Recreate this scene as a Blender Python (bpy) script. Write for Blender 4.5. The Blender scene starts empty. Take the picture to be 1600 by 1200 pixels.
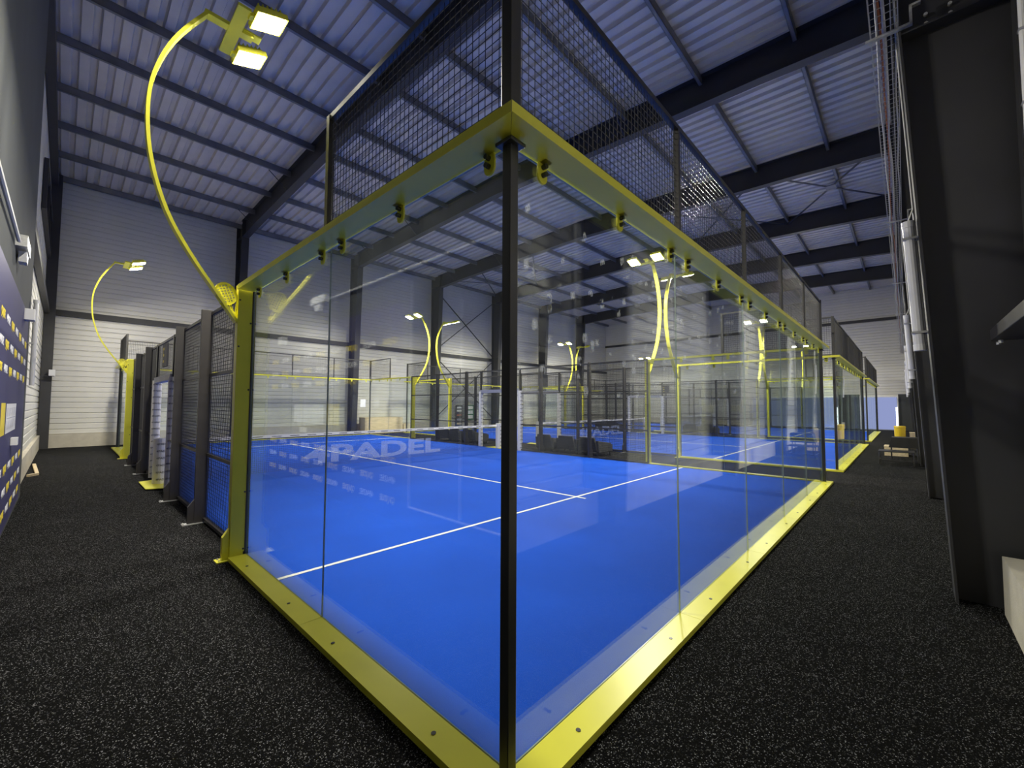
import bpy, math, random
from mathutils import Vector, Matrix
random.seed(7)
R = math.radians
SC = bpy.context.scene
C = SC.collection

# ------------------------------------------------------------------ camera, world, exposure
cam_d = bpy.data.cameras.new('camera'); cam = bpy.data.objects.new('camera', cam_d); C.objects.link(cam)
cam_d.sensor_fit = 'HORIZONTAL'; cam_d.sensor_width = 36.0; cam_d.lens = 655.3 / 1600 * 36.0
cam_d.clip_start = 0.05; cam_d.clip_end = 200
right = Vector((0.68343558, -0.72999719, 0.00446164))
up = Vector((-0.03795689, -0.02943106, 0.99884588))
fwd = Vector((0.72902338, 0.68281616, 0.04782266))
cam.matrix_world = Matrix(((right.x, up.x, -fwd.x, -1.4417), (right.y, up.y, -fwd.y, -1.3692),
                           (right.z, up.z, -fwd.z, 1.7037), (0, 0, 0, 1)))
SC.camera = cam
world = bpy.data.worlds.new('world'); SC.world = world; world.use_nodes = True
world.node_tree.nodes['Background'].inputs[0].default_value = (0.55, 0.62, 0.8, 1)
world.node_tree.nodes['Background'].inputs[1].default_value = 0.4
SC.view_settings.view_transform = 'Standard'; SC.view_settings.look = 'None'
SC.view_settings.gamma = 1.0; SC.view_settings.use_curve_mapping = False
SC.view_settings.exposure = 1.8
LED_STRENGTH = 330.0
cy = SC.cycles
cy.max_bounces = 10; cy.diffuse_bounces = 5; cy.glossy_bounces = 5; cy.transmission_bounces = 4
cy.transparent_max_bounces = 48; cy.sample_clamp_indirect = 6.0
cy.caustics_reflective = False; cy.caustics_refractive = False
cy.use_denoising = True

# ------------------------------------------------------------------ materials
MATS = {}
def mat(name, col, rough=0.5, metal=0.0, var=0.12, vscale=6.0, bump=0.0, bscale=60.0, spec=0.5, stretch=None):
    m = bpy.data.materials.new(name); m.use_nodes = True
    nt = m.node_tree; b = nt.nodes['Principled BSDF']
    b.inputs['Roughness'].default_value = rough; b.inputs['Metallic'].default_value = metal
    b.inputs['Specular IOR Level'].default_value = spec
    tc = nt.nodes.new('ShaderNodeTexCoord'); src = tc.outputs['Object']
    if stretch:
        mp = nt.nodes.new('ShaderNodeMapping'); mp.inputs['Scale'].default_value = stretch
        nt.links.new(src, mp.inputs[0]); src = mp.outputs[0]
    n = nt.nodes.new('ShaderNodeTexNoise'); n.inputs['Scale'].default_value = vscale; n.inputs['Detail'].default_value = 4
    nt.links.new(src, n.inputs['Vector'])
    r = nt.nodes.new('ShaderNodeValToRGB')
    r.color_ramp.elements[0].position = 0.3; r.color_ramp.elements[1].position = 0.7
    r.color_ramp.elements[0].color = (*[c * (1 - var) for c in col], 1)
    r.color_ramp.elements[1].color = (*[min(1, c * (1 + var)) for c in col], 1)
    nt.links.new(n.outputs['Fac'], r.inputs['Fac']); nt.links.new(r.outputs['Color'], b.inputs['Base Color'])
    if bump:
        n2 = nt.nodes.new('ShaderNodeTexNoise'); n2.inputs['Scale'].default_value = bscale; n2.inputs['Detail'].default_value = 3
        nt.links.new(src, n2.inputs['Vector'])
        bp = nt.nodes.new('ShaderNodeBump'); bp.inputs['Strength'].default_value = bump; bp.inputs['Distance'].default_value = 0.01
        nt.links.new(n2.outputs['Fac'], bp.inputs['Height']); nt.links.new(bp.outputs['Normal'], b.inputs['Normal'])
    MATS[name] = m
    return m

mat('yellow_paint', (0.88, 0.84, 0.075), 0.32, 0, 0.04, 3, spec=0.4)
mat('black_paint', (0.024, 0.023, 0.023), 0.36, 0, 0.1, 8, spec=0.7)
mat('dark_grey_paint', (0.036, 0.033, 0.033), 0.4, 0, 0.1, 8)
mat('wire_paint', (0.022, 0.022, 0.024), 0.3, 0, 0.05, 8, spec=0.7)
mat('frame_steel', (0.034, 0.034, 0.038), 0.5, 0, 0.12, 2)
mat('purlin_steel', (0.22, 0.22, 0.23), 0.45, 0.35, 0.2, 2)
mat('roof_steel', (0.72, 0.655, 0.58), 0.42, 0.15, 0.07, 1.5)
mat('cladding', (0.68, 0.665, 0.62), 0.36, 0.05, 0.04, 1.2)
mat('concrete', (0.52, 0.48, 0.40), 0.8, 0, 0.1, 4, bump=0.25)
mat('dark_wall', (0.055, 0.06, 0.064), 0.85, 0, 0.08, 1.5, bump=0.1, bscale=90)
mat('banner_cloth', (0.03, 0.028, 0.115), 0.55, 0, 0.08, 2)
mat('print_white', (0.85, 0.85, 0.88), 0.5, 0, 0.02)
mat('print_yellow', (0.85, 0.68, 0.05), 0.5, 0, 0.02)
mat('print_black', (0.03, 0.03, 0.04), 0.6, 0, 0.05)
mat('line_white', (0.82, 0.82, 0.78), 0.85, 0, 0.06, 20)
mat('pad_white', (0.82, 0.80, 0.78), 0.5, 0, 0.05, 3)
mat('pad_grey', (0.42, 0.42, 0.48), 0.55, 0, 0.1, 4)
mat('plastic_white', (0.80, 0.80, 0.80), 0.4, 0, 0.03)
mat('tube_white', (0.72, 0.72, 0.74), 0.25, 0, 0.03)
mat('conduit', (0.82, 0.81, 0.78), 0.45, 0, 0.05)
mat('galvanised', (0.62, 0.62, 0.62), 0.35, 0.6, 0.15, 30)
mat('rattan', (0.055, 0.054, 0.055), 0.75, 0, 0.3, 25, bump=0.5, bscale=80)
mat('wood', (0.74, 0.60, 0.38), 0.65, 0, 0.18, 3, stretch=(1, 8, 8))
mat('bin_yellow', (0.75, 0.52, 0.02), 0.4, 0, 0.04)
mat('green_paint', (0.015, 0.16, 0.07), 0.5, 0, 0.1)
mat('paper', (0.85, 0.85, 0.85), 0.7, 0, 0.02)
mat('cable_orange', (0.45, 0.13, 0.05), 0.5, 0, 0.1)
mat('glass_edge', (0.30, 0.38, 0.34), 0.3, 0, 0.05)
mat('dark_glass', (0.02, 0.022, 0.03), 0.1, 0, 0.1)
mat('red_paint', (0.5, 0.08, 0.03), 0.5, 0, 0.1)
mat('net_cord', (0.03, 0.035, 0.05), 0.7, 0, 0.1)

def turf():
    m = mat('turf', (0.005, 0.076, 0.56), 0.85, 0, 0.10, 0.8, bump=0.35, bscale=220, spec=0.12)
    nt = m.node_tree; b = nt.nodes['Principled BSDF']
    base = b.inputs['Base Color'].links[0].from_socket
    tc = nt.nodes['Texture Coordinate']
    n = nt.nodes.new('ShaderNodeTexNoise'); n.inputs['Scale'].default_value = 260; n.inputs['Detail'].default_value = 2
    nt.links.new(tc.outputs['Object'], n.inputs['Vector'])
    r = nt.nodes.new('ShaderNodeValToRGB'); r.color_ramp.elements[0].position = 0.56; r.color_ramp.elements[1].position = 0.80
    r.color_ramp.elements[1].color = (0.18, 0.18, 0.18, 1)
    nt.links.new(n.outputs['Fac'], r.inputs['Fac'])
    mx = nt.nodes.new('ShaderNodeMixRGB'); mx.inputs['Color2'].default_value = (0.35, 0.45, 0.8, 1)
    nt.links.new(r.outputs['Color'], mx.inputs['Fac']); nt.links.new(base, mx.inputs['Color1'])
    nt.links.new(mx.outputs['Color'], b.inputs['Base Color'])
turf()

def rubber():
    m = bpy.data.materials.new('rubber_granulate'); m.use_nodes = True; MATS['rubber'] = m
    nt = m.node_tree; b = nt.nodes['Principled BSDF']; b.inputs['Roughness'].default_value = 0.9
    b.inputs['Specular IOR Level'].default_value = 0.06
    tc = nt.nodes.new('ShaderNodeTexCoord')
    v = nt.nodes.new('ShaderNodeTexVoronoi'); v.inputs['Scale'].default_value = 230; v.inputs['Randomness'].default_value = 1
    nt.links.new(tc.outputs['Object'], v.inputs['Vector'])
    sp = nt.nodes.new('ShaderNodeSeparateColor'); nt.links.new(v.outputs['Color'], sp.inputs[0])
    r = nt.nodes.new('ShaderNodeValToRGB'); r.color_ramp.interpolation = 'LINEAR'
    e = r.color_ramp.elements
    e[0].position = 0.0; e[0].color = (0.002, 0.002, 0.0022, 1); e[1].position = 1.0; e[1].color = (0.36, 0.36, 0.38, 1)
    for p, c in ((0.60, 0.003), (0.86, 0.007), (0.93, 0.06)):
        q = e.new(p); q.color = (c, c, c * 1.03, 1)
    nt.links.new(sp.outputs[0], r.inputs['Fac'])
    n = nt.nodes.new('ShaderNodeTexNoise'); n.inputs['Scale'].default_value = 1.3; n.inputs['Detail'].default_value = 5
    nt.links.new(tc.outputs['Object'], n.inputs['Vector'])
    r2 = nt.nodes.new('ShaderNodeValToRGB'); r2.color_ramp.elements[0].color = (0.6, 0.6, 0.6, 1); r2.color_ramp.elements[1].color = (1.3, 1.3, 1.3, 1)
    nt.links.new(n.outputs['Fac'], r2.inputs['Fac'])
    mx = nt.nodes.new('ShaderNodeMixRGB'); mx.blend_type = 'MULTIPLY'; mx.inputs['Fac'].default_value = 1
    nt.links.new(r.outputs['Color'], mx.inputs['Color1']); nt.links.new(r2.outputs['Color'], mx.inputs['Color2'])
    nt.links.new(mx.outputs['Color'], b.inputs['Base Color'])
    n2 = nt.nodes.new('ShaderNodeTexNoise'); n2.inputs['Scale'].default_value = 190; n2.inputs['Detail'].default_value = 3
    nt.links.new(tc.outputs['Object'], n2.inputs['Vector'])
    bp = nt.nodes.new('ShaderNodeBump'); bp.inputs['Strength'].default_value = 0.9; bp.inputs['Distance'].default_value = 0.012
    nt.links.new(n2.outputs['Fac'], bp.inputs['Height']); nt.links.new(bp.outputs['Normal'], b.inputs['Normal'])
rubber()

def glass(name, smudge):
    m = bpy.data.materials.new(name); m.use_nodes = True; MATS[name] = m
    nt = m.node_tree; nt.nodes.remove(nt.nodes['Principled BSDF']); out = nt.nodes['Material Output']
    L = nt.links.new
    geo = nt.nodes.new('ShaderNodeNewGeometry')
    d = nt.nodes.new('ShaderNodeVectorMath'); d.operation = 'DOT_PRODUCT'
    L(geo.outputs['Normal'], d.inputs[0]); L(geo.outputs['Incoming'], d.inputs[1])
    def mth(op, a, b):
        x = nt.nodes.new('ShaderNodeMath'); x.operation = op
        for i, s in enumerate((a, b)):
            if s is None: continue
            if isinstance(s, (int, float)): x.inputs[i].default_value = s
            else: L(s, x.inputs[i])
        return x.outputs[0]
    c = mth('ABSOLUTE', d.outputs['Value'], None)
    f = mth('POWER', mth('SUBTRACT', 1.0, c), 5.0)
    f = mth('ADD', mth('MULTIPLY', f, 0.957), 0.043)      # Schlick reflectance of one face of the pane
    tr = nt.nodes.new('ShaderNodeBsdfTransparent'); tr.inputs[0].default_value = (0.972, 0.988, 0.980, 1)
    gl = nt.nodes.new('ShaderNodeBsdfGlossy'); gl.inputs['Roughness'].default_value = 0.0; gl.inputs[0].default_value = (0.97, 1, 0.98, 1)
    mx = nt.nodes.new('ShaderNodeMixShader'); L(f, mx.inputs[0]); L(tr.outputs[0], mx.inputs[1]); L(gl.outputs[0], mx.inputs[2])
    last = mx.outputs[0]
    # dust film and ball marks on the pane
    tc = nt.nodes.new('ShaderNodeTexCoord')
    n = nt.nodes.new('ShaderNodeTexNoise'); n.inputs['Scale'].default_value = 2.5; n.inputs['Detail'].default_value = 6
    L(tc.outputs['Object'], n.inputs['Vector'])
    film = mth('MULTIPLY', n.outputs['Fac'], 0.002)
    if smudge:
        mp = nt.nodes.new('ShaderNodeMapping'); mp.inputs['Scale'].default_value = (15.0, 1, 8.5)
        L(tc.outputs['Object'], mp.inputs[0])
        v = nt.nodes.new('ShaderNodeTexVoronoi'); v.inputs['Scale'].default_value = 1.0; L(mp.outputs[0], v.inputs['Vector'])
        ring = nt.nodes.new('ShaderNodeValToRGB'); e = ring.color_ramp.elements
        e[0].position = 0.06; e[0].color = (0.25, 0.25, 0.25, 1); e[1].position = 0.30; e[1].color = (0, 0, 0, 1)
        q = e.new(0.17); q.color = (1, 1, 1, 1); q = e.new(0.24); q.color = (0.5, 0.5, 0.5, 1)
        L(v.outputs['Distance'], ring.inputs['Fac'])
        sc = nt.nodes.new('ShaderNodeSeparateColor'); L(v.outputs['Color'], sc.inputs[0])
        pick = mth('GREATER_THAN', sc.outputs[0], 0.50)
        n3 = nt.nodes.new('ShaderNodeTexNoise'); n3.inputs['Scale'].default_value = 22; L(tc.outputs['Object'], n3.inputs['Vector'])
        br = mth('GREATER_THAN', n3.outputs['Fac'], 0.47)
        sx = nt.nodes.new('ShaderNodeSeparateXYZ'); L(tc.outputs['Object'], sx.inputs[0])
        zm = mth('MULTIPLY', mth('GREATER_THAN', sx.outputs['Z'], 1.75), mth('LESS_THAN', sx.outputs['Z'], 2.75))
        s = mth('MULTIPLY', mth('MULTIPLY', ring.outputs['Color'], pick), mth('MULTIPLY', br, zm))
        film = mth('ADD', film, mth('MULTIPLY', s, 0.30))
    df = nt.nodes.new('ShaderNodeBsdfDiffuse'); df.inputs[0].default_value = (0.85, 0.88, 0.86, 1)
    tl = nt.nodes.new('ShaderNodeBsdfTranslucent'); tl.inputs[0].default_value = (0.85, 0.88, 0.86, 1)
    ds = nt.nodes.new('ShaderNodeMixShader'); ds.inputs[0].default_value = 0.5; L(df.outputs[0], ds.inputs[1]); L(tl.outputs[0], ds.inputs[2])
    mx2 = nt.nodes.new('ShaderNodeMixShader'); L(film, mx2.inputs[0]); L(last, mx2.inputs[1]); L(ds.outputs[0], mx2.inputs[2])
    L(mx2.outputs[0], out.inputs['Surface'])
glass('pane_glass', False); glass('pane_glass_marked', True)

def emit(name, col, s):
    m = bpy.data.materials.new(name); m.use_nodes = True; MATS[name] = m
    nt = m.node_tree; nt.nodes.remove(nt.nodes['Principled BSDF'])
    e = nt.nodes.new('ShaderNodeEmission'); e.inputs[0].default_value = (*col, 1); e.inputs[1].default_value = s
    nt.links.new(e.outputs[0], nt.nodes['Material Output'].inputs['Surface'])
emit('led', (1.0, 0.95, 0.82), LED_STRENGTH)
emit('daylit_sheet', (0.36, 0.42, 0.75), 0.22)
emit('daylight', (0.85, 0.92, 1.0), 2.5)

def net_print():
    m = bpy.data.materials.new('net_print'); m.use_nodes = True; MATS['net_print'] = m
    nt = m.node_tree; b = nt.nodes['Principled BSDF']
    b.inputs['Base Color'].default_value = (0.62, 0.70, 0.95, 1); b.inputs['Roughness'].default_value = 0.8; b.inputs['Alpha'].default_value = 0.28
    n = nt.nodes.new('ShaderNodeTexNoise'); n.inputs['Scale'].default_value = 30
    r = nt.nodes.new('ShaderNodeMapRange'); r.inputs['To Min'].default_value = 0.16; r.inputs['To Max'].default_value = 0.26
    nt.links.new(n.outputs['Fac'], r.inputs['Value']); nt.links.new(r.outputs[0], b.inputs['Alpha'])
net_print()

# ------------------------------------------------------------------ mesh helpers
class MB:
    def __init__(s): s.v = []; s.f = []; s.mi = []; s.cur = 0
    def quad(s, *p):
        n = len(s.v); s.v += [tuple(q) for q in p]; s.f.append(tuple(range(n, n + len(p)))); s.mi.append(s.cur); return s
    def box(s, x0, x1, y0, y1, z0, z1):
        n = len(s.v)
        s.v += [(x0, y0, z0), (x1, y0, z0), (x1, y1, z0), (x0, y1, z0), (x0, y0, z1), (x1, y0, z1), (x1, y1, z1), (x0, y1, z1)]
        for f in ((0, 3, 2, 1), (4, 5, 6, 7), (0, 1, 5, 4), (1, 2, 6, 5), (2, 3, 7, 6), (3, 0, 4, 7)):
            s.f.append(tuple(n + i for i in f)); s.mi.append(s.cur)
        return s
    def hexa(s, bot, top):
        n = len(s.v); s.v += [tuple(p) for p in bot] + [tuple(p) for p in top]
        for f in ((0, 3, 2, 1), (4, 5, 6, 7), (0, 1, 5, 4), (1, 2, 6, 5), (2, 3, 7, 6), (3, 0, 4, 7)):
            s.f.append(tuple(n + i for i in f)); s.mi.append(s.cur)
        return s
    def prism(s, poly, axis, a, b):
        """extrude a 2-D polygon along axis (0,1,2) from a to b"""
        def P(q, t):
            q = list(q); q.insert(axis, t); return tuple(q)
        n = len(s.v); k = len(poly)
        s.v += [P(q, a) for q in poly] + [P(q, b) for q in poly]
        s.f.append(tuple(n + i for i in range(k))[::-1]); s.f.append(tuple(n + k + i for i in range(k)))
        s.mi += [s.cur] * 2
        for i in range(k):
            j = (i + 1) % k; s.f.append((n + i, n + j, n + k + j, n + k + i)); s.mi.append(s.cur)
        return s
    def tube(s, p, q, r, k=10, r2=None):
        p = Vector(p); q = Vector(q); d = (q - p).normalized()
        a = d.orthogonal().normalized(); b = d.cross(a); r2 = r if r2 is None else r2
        n = len(s.v)
        for c, rr in ((p, r), (q, r2)):
            for i in range(k):
                t = 2 * math.pi * i / k; s.v.append(tuple(c + a * rr * math.cos(t) + b * rr * math.sin(t)))
        for i in range(k):
            j = (i + 1) % k; s.f.append((n + i, n + j, n + k + j, n + k + i)); s.mi.append(s.cur)
        s.f.append(tuple(n + i for i in range(k))[::-1]); s.f.append(tuple(n + k + i for i in range(k))); s.mi += [s.cur] * 2
        return s
    def mesh(s, name, *mats, smooth=False):
        me = bpy.data.meshes.new(name); me.from_pydata(s.v, [], s.f)
        for m in mats: me.materials.append(MATS[m])
        for p, i in zip(me.polygons, s.mi): p.material_index = i; p.use_smooth = smooth
        import bmesh
        bm = bmesh.new(); bm.from_mesh(me); bmesh.ops.recalc_face_normals(bm, faces=bm.faces); bm.to_mesh(me); bm.free()
        me.update(); return me

def obj(name, me, parent=None, loc=(0, 0, 0), rz=0.0, stuff=False, label=None):
    o = bpy.data.objects.new(name, me); C.objects.link(o)
    o.location = loc; o.rotation_euler = (0, 0, rz); o.parent = parent
    if stuff: o['kind'] = 'stuff'
    if label: o['label'] = label
    return o
def thing(name, label, cat, loc=(0, 0, 0), rz=0.0, group=None, me=None):
    o = obj(name, me, None, loc, rz); o['label'] = label; o['category'] = cat
    if group: o['group'] = group
    return o
def struct(name, me, label, cat):
    o = obj(name, me); o['kind'] = 'structure'; o['label'] = label; o['category'] = cat; return o
def bevel(o, w, seg=2):
    b = o.modifiers.new('bevel', 'BEVEL'); b.width = w; b.segments = seg; b.limit_method = 'ANGLE'; return o
def text_mesh(txt, size, depth=0.002, m='print_white', shear=0.0, bold=0.0, sx=1.0):
    cu = bpy.data.curves.new('lettering', 'FONT'); cu.body = txt; cu.size = size; cu.extrude = depth / 2
    cu.align_x = 'CENTER'; cu.align_y = 'CENTER'; cu.shear = shear; cu.offset = bold; cu.resolution_u = 3
    o = bpy.data.objects.new('lettering', cu); C.objects.link(o)
    dg = bpy.context.evaluated_depsgraph_get()
    me = bpy.data.meshes.new_from_object(o.evaluated_get(dg)); bpy.data.objects.remove(o)
    me.materials.clear(); me.materials.append(MATS[m])
    if sx != 1.0:
        for v in me.vertices: v.co.x *= sx
    return me
def orient_text(me, face):
    """stand a text mesh up: face '-y' reads towards -Y, '+x' reads towards +X"""
    rot = Matrix.Rotation(R(90), 4, 'X')
    if face == '+x': rot = Matrix.Rotation(R(90), 4, 'Z') @ rot
    if face == '-x': rot = Matrix.Rotation(R(-90), 4, 'Z') @ rot
    me.transform(rot); return me

# ------------------------------------------------------------------ the hall
XL, XE, YR, YF = -2.05, 38.0, -2.20, 21.85     # gable, end wall, right wall, far wall (inner faces)
RIDGE = 9.9
def roof_z(y): return 10.52 - 0.028 * abs(y - RIDGE)

struct('floor', MB().box(XL - .3, XE + .3, YR - .3, YF + .3, -0.15, 0.0).mesh('floor', 'rubber'),
       'black rubber granulate floor with pale flecks', 'floor')

# ceiling of ribbed steel sheets on purlins
ceil = struct('ceiling', MB().quad((XL - .2, YR - .2, 10.75), (XL - .2, YF + .2, 10.75), (XE + .2, YF + .2, 10.75), (XE + .2, YR - .2, 10.75)).mesh('ceiling', 'roof_steel'),
              'ribbed grey steel roof deck on dark purlins', 'ceiling')
def sheet(y0, y1):
    prof = []
    for k in range(3):
        x = k / 3.0
        prof += [(x, 0.0), (x + 0.17, 0.0), (x + 0.20, 0.085), (x + 0.295, 0.085), (x + 0.327, 0.0)]
    prof += [(0.992, 0.0)]
    b = MB()
    for (x0, h0), (x1, h1) in zip(prof, prof[1:]):
        if x1 - x0 < 1e-4: continue
        b.quad((x0, y0, roof_z(y0) + h0), (x1, y0, roof_z(y0) + h1), (x1, y1, roof_z(y1) + h1), (x0, y1, roof_z(y1) + h0))
    b.quad((0.992, y0, roof_z(y0)), (0.999, y0, roof_z(y0) + .02), (0.999, y1, roof_z(y1) + .02), (0.992, y1, roof_z(y1)))
    return b.mesh('roof_sheet', 'roof_steel')
sA, sB = sheet(YR - .1, RIDGE), sheet(RIDGE, YF + .1)
for i in range(41):
    for s in (sA, sB): obj('roof_sheet', s, ceil, (XL - .1 + i, 0, 0))
for y in (-1.75, 0.22, 2.3, 4.45, 6.6, 8.7, 11.1, 13.0, 15.15, 17.3, 19.4, 21.5):
    z = roof_z(y)
    b = MB().box(XL, XE, y - .035, y - .027, z - .21, z - .002).box(XL, XE, y - .035, y + .05, z - .21, z - .202).box(XL, XE, y - .035, y + .05, z - .01, z - .002).box(XL, XE, y + .042, y + .05, z - .21, z - .18)
    obj('purlin', b.mesh('purlin', 'purlin_steel'), ceil)
def flat_bar(p, q, w=.05, t=.012):
    p = Vector(p); q = Vector(q); d = (q - p).normalized(); s = d.cross(Vector((0, 0, 1)))
    if s.length < .01: s = Vector((1, 0, 0))
    s.normalize(); n = s.cross(d)
    a = s * w / 2; c = n * t / 2
    return MB().hexa([p - a - c, p + a - c, p + a + c, p - a + c], [q - a - c, q + a - c, q + a + c, q - a + c])
zb = 10.0
for (y0, y1) in ((-1.4, 2.3), (2.3, 6.6), (13.0, 17.3), (17.3, 21.3)):
    for (p, q) in (((15.45, y0, zb), (20.95, y1, zb)), ((15.45, y1, zb), (20.95, y0, zb))):
        obj('wind_brace', flat_bar(p, q, .07, .02).mesh('wind_brace', 'frame_steel'), ceil)
    ym = (y0 + y1) / 2
    obj('gusset_plate', MB().box(18.0, 18.4, ym - .16, ym + .16, zb - .02, zb + .02).mesh('gusset_plate', 'purlin_steel'), ceil)
for y in (19.4, 15.15, 4.45):                        # fly braces from purlins to the rafters
    for x in (4.05, 9.7, 15.35):
        obj('fly_brace', flat_bar((x - .75, y, 10.12), (x - .12, y, 9.6), .04, .01).mesh('fly_brace', 'frame_steel'), ceil)

def trays(wall, length, axis, fixed, inward, start, z0, z1, skip=None):
    """horizontal ribbed cladding, one piece per 0.4 m course"""
    n = int(round((z1 - z0) / 0.4))
    prof = [(0, 0), (.012, .028), (.155, .028), (.172, 0), (.188, 0), (.2, .028), (.36, .028), (.378, 0), (.395, 0)]
    b = MB()
    for (a, d0), (c, d1) in zip(prof, prof[1:]):
        if axis == 'x': b.quad((0, inward * d0, a), (length, inward * d0, a), (length, inward * d1, c), (0, inward * d1, c))
        else: b.quad((inward * d0, 0, a), (inward * d0, length, a), (inward * d1, length, c), (inward * d1, 0, c))
    me = b.mesh('cladding_tray', 'cladding')
    for i in range(n):
        z = z0 + .4 * i
        obj('cladding_tray', me, wall, (start, fixed, z) if axis == 'x' else (fixed, start, z))

wf = struct('wall_far', MB().box(XL - .2, XE + .2, YF + .05, YF + .25, 0, 10.8).mesh('wall_far', 'cladding'), 'long far wall of pale ribbed cladding behind the courts', 'wall')
trays(wf, XE - XL, 'x', YF + .04, -1, XL, 0.5, 10.6)
obj('plinth', MB().box(XL, XE, YF - .10, YF + .05, 0, .5).mesh('plinth', 'concrete'), wf)
obj('girt', MB().box(XL, XE, YF - .14, YF - .02, 4.95, 5.17).mesh('girt', 'frame_steel'), wf)

we = struct('wall_end', MB().box(XE + .05, XE + .25, YR - .2, YF + .2, 0, 10.8).mesh('wall_end', 'cladding'), 'end wall of pale ribbed cladding at the far end of the aisle', 'wall')
trays(we, YF - YR, 'y', XE + .04, -1, YR, 2.5, 10.6)
trays(we, YF - 8.2, 'y', XE + .04, -1, 8.2, .5, 2.5)
obj('plinth', MB().box(XE - .1, XE + .05, 8.2, YF, 0, .5).mesh('plinth', 'concrete'), we)
obj('girt', MB().box(XE - .12, XE + .0, YR, YF, 7.72, 7.92).mesh('girt', 'frame_steel'), we)

wr = struct('wall_right', MB().box(XL - .2, XE + .2, YR - .25, YR - .05, 0, 10.8).mesh('wall_right', 'cladding'), 'right wall of pale ribbed cladding behind the black columns', 'wall')
trays(wr, XE - XL, 'x', YR - .04, 1, XL, .5, 10.6)
FX = [4.05 + 5.65 * i for i in range(6)]
for x0, x1 in zip([XL] + [x + .16 for x in FX], [x - .16 for x in FX] + [XE]):
    obj('plinth', MB().box(x0, x1, YR - .05, -1.915, 0, .47).mesh('plinth', 'concrete'), wr)
bevel(obj('girt', MB().box(XL, 3.88, YR - .01, -1.91, 2.25, 2.35).mesh('girt', 'dark_grey_paint'), wr), .006)
for x in (3.72, 3.84):
    obj('girt_bolt', MB().tube((x, -1.95, 2.215), (x, -1.95, 2.24), .014, 8).mesh('girt_bolt', 'galvanised'), wr)
obj('girt', MB().box(XL, XE, YR - .01, YR + .12, 5.3, 5.5).mesh('girt', 'frame_steel'), wr)

# dark partition on the left with the gable beyond it
wl = struct('wall_left', MB().box(-2.3, -1.92, YR - .2, 10.35, 0, 10.7).mesh('wall_left', 'dark_wall'), 'dark grey partition wall at the left edge', 'wall')
wg = struct('wall_gable', MB().box(XL - .25, XL - .05, 10.3, YF + .2, 0, 10.8).mesh('wall_gable', 'cladding'), 'pale ribbed gable wall past the dark partition', 'wall')
trays(wg, YF - 10.36, 'y', XL - .04, 1, 10.36, .5, 10.6)
obj('plinth', MB().box(XL - .05, XL + .06, 10.36, YF, 0, .5).mesh('plinth', 'concrete'), wg)
obj('girt', MB().box(XL, XL + .12, 10.36, YF, 4.95, 5.17).mesh('girt', 'frame_steel'), wg)
obj('corner_column', MB().box(XL, XL + .28, YF - .42, YF - .12, 0, 10.2).mesh('corner_column', 'frame_steel'), wg)
obj('gable_rafter', MB().box(XL, XL + .18, 10.36, YF - .1, 9.75, 10.05).mesh('gable_rafter', 'frame_steel'), wg)
w1 = struct('window_1', MB().box(XL, XL + .05, 15.6, 21.2, 7.05, 8.25).mesh('window_1', 'dark_glass'), 'dark high strip window in the gable wall', 'window')
b = MB().box(XL, XL + .09, 15.5, 21.3, 6.95, 7.05).box(XL, XL + .09, 15.5, 21.3, 8.25, 8.35)
for y in (15.5, 17.4, 19.3, 21.2): b.box(XL, XL + .09, y, y + .1, 7.05, 8.25)
obj('window_frame', b.mesh('window_frame', 'frame_steel'), w1)
obj('blind', MB().box(XL + .05, XL + .06, 19.5, 20.3, 7.05, 7.9).mesh('blind', 'plastic_white'), w1)

# daylit curtain openings in the end wall
def curtain(y0, y1, z1, m):
    b = MB(); n = max(6, int((y1 - y0) / .09)); pts = []
    for i in range(n + 1):
        y = y0 + (y1 - y0) * i / n; pts.append((XE - .02 - .02 * math.sin(i * 1.9) - .012 * math.sin(i * .7), y))
    for (a, c), (d, e) in zip(pts, pts[1:]): b.quad((a, c, .05), (d, e, .05), (d, e, z1), (a, c, z1))
    return b.mesh('curtain', m, smooth=True)
for i, (y0, y1, zz) in enumerate(((-.95, 1.42, 2.3), (2.3, 7.9, 2.3))):
    w = struct('door_%d' % (i + 1), MB().box(XE - .12, XE + .04, y0 - .08, y1 + .08, zz, zz + .1).box(XE - .12, XE + .04, y0 - .08, y0 - .03, 0, zz).box(XE - .12, XE + .04, y1 + .03, y1 + .08, 0, zz).mesh('door', 'plastic_white'),
               ['opening beside the right wall hung with a bluish translucent sheet', 'wide opening behind the courts hung with a bluish sheet'][i], 'door')
    obj('curtain', curtain(y0, y1, zz, 'daylit_sheet'), w)
    obj('daylight_gap', MB().box(XE - .05, XE - .03, y0 - .03, y0 + .05, .3, 1.6).mesh('daylight_gap', 'daylight'), w)
obj('wall_panel', MB().box(XE - .03, XE + .05, 1.5, 2.22, 0, 2.5).mesh('wall_panel', 'dark_wall'), we)
obj('wall_panel', MB().box(XE - .03, XE + .05, YR, -1.03, 0, 2.5).mesh('wall_panel', 'dark_wall'), we)

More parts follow.
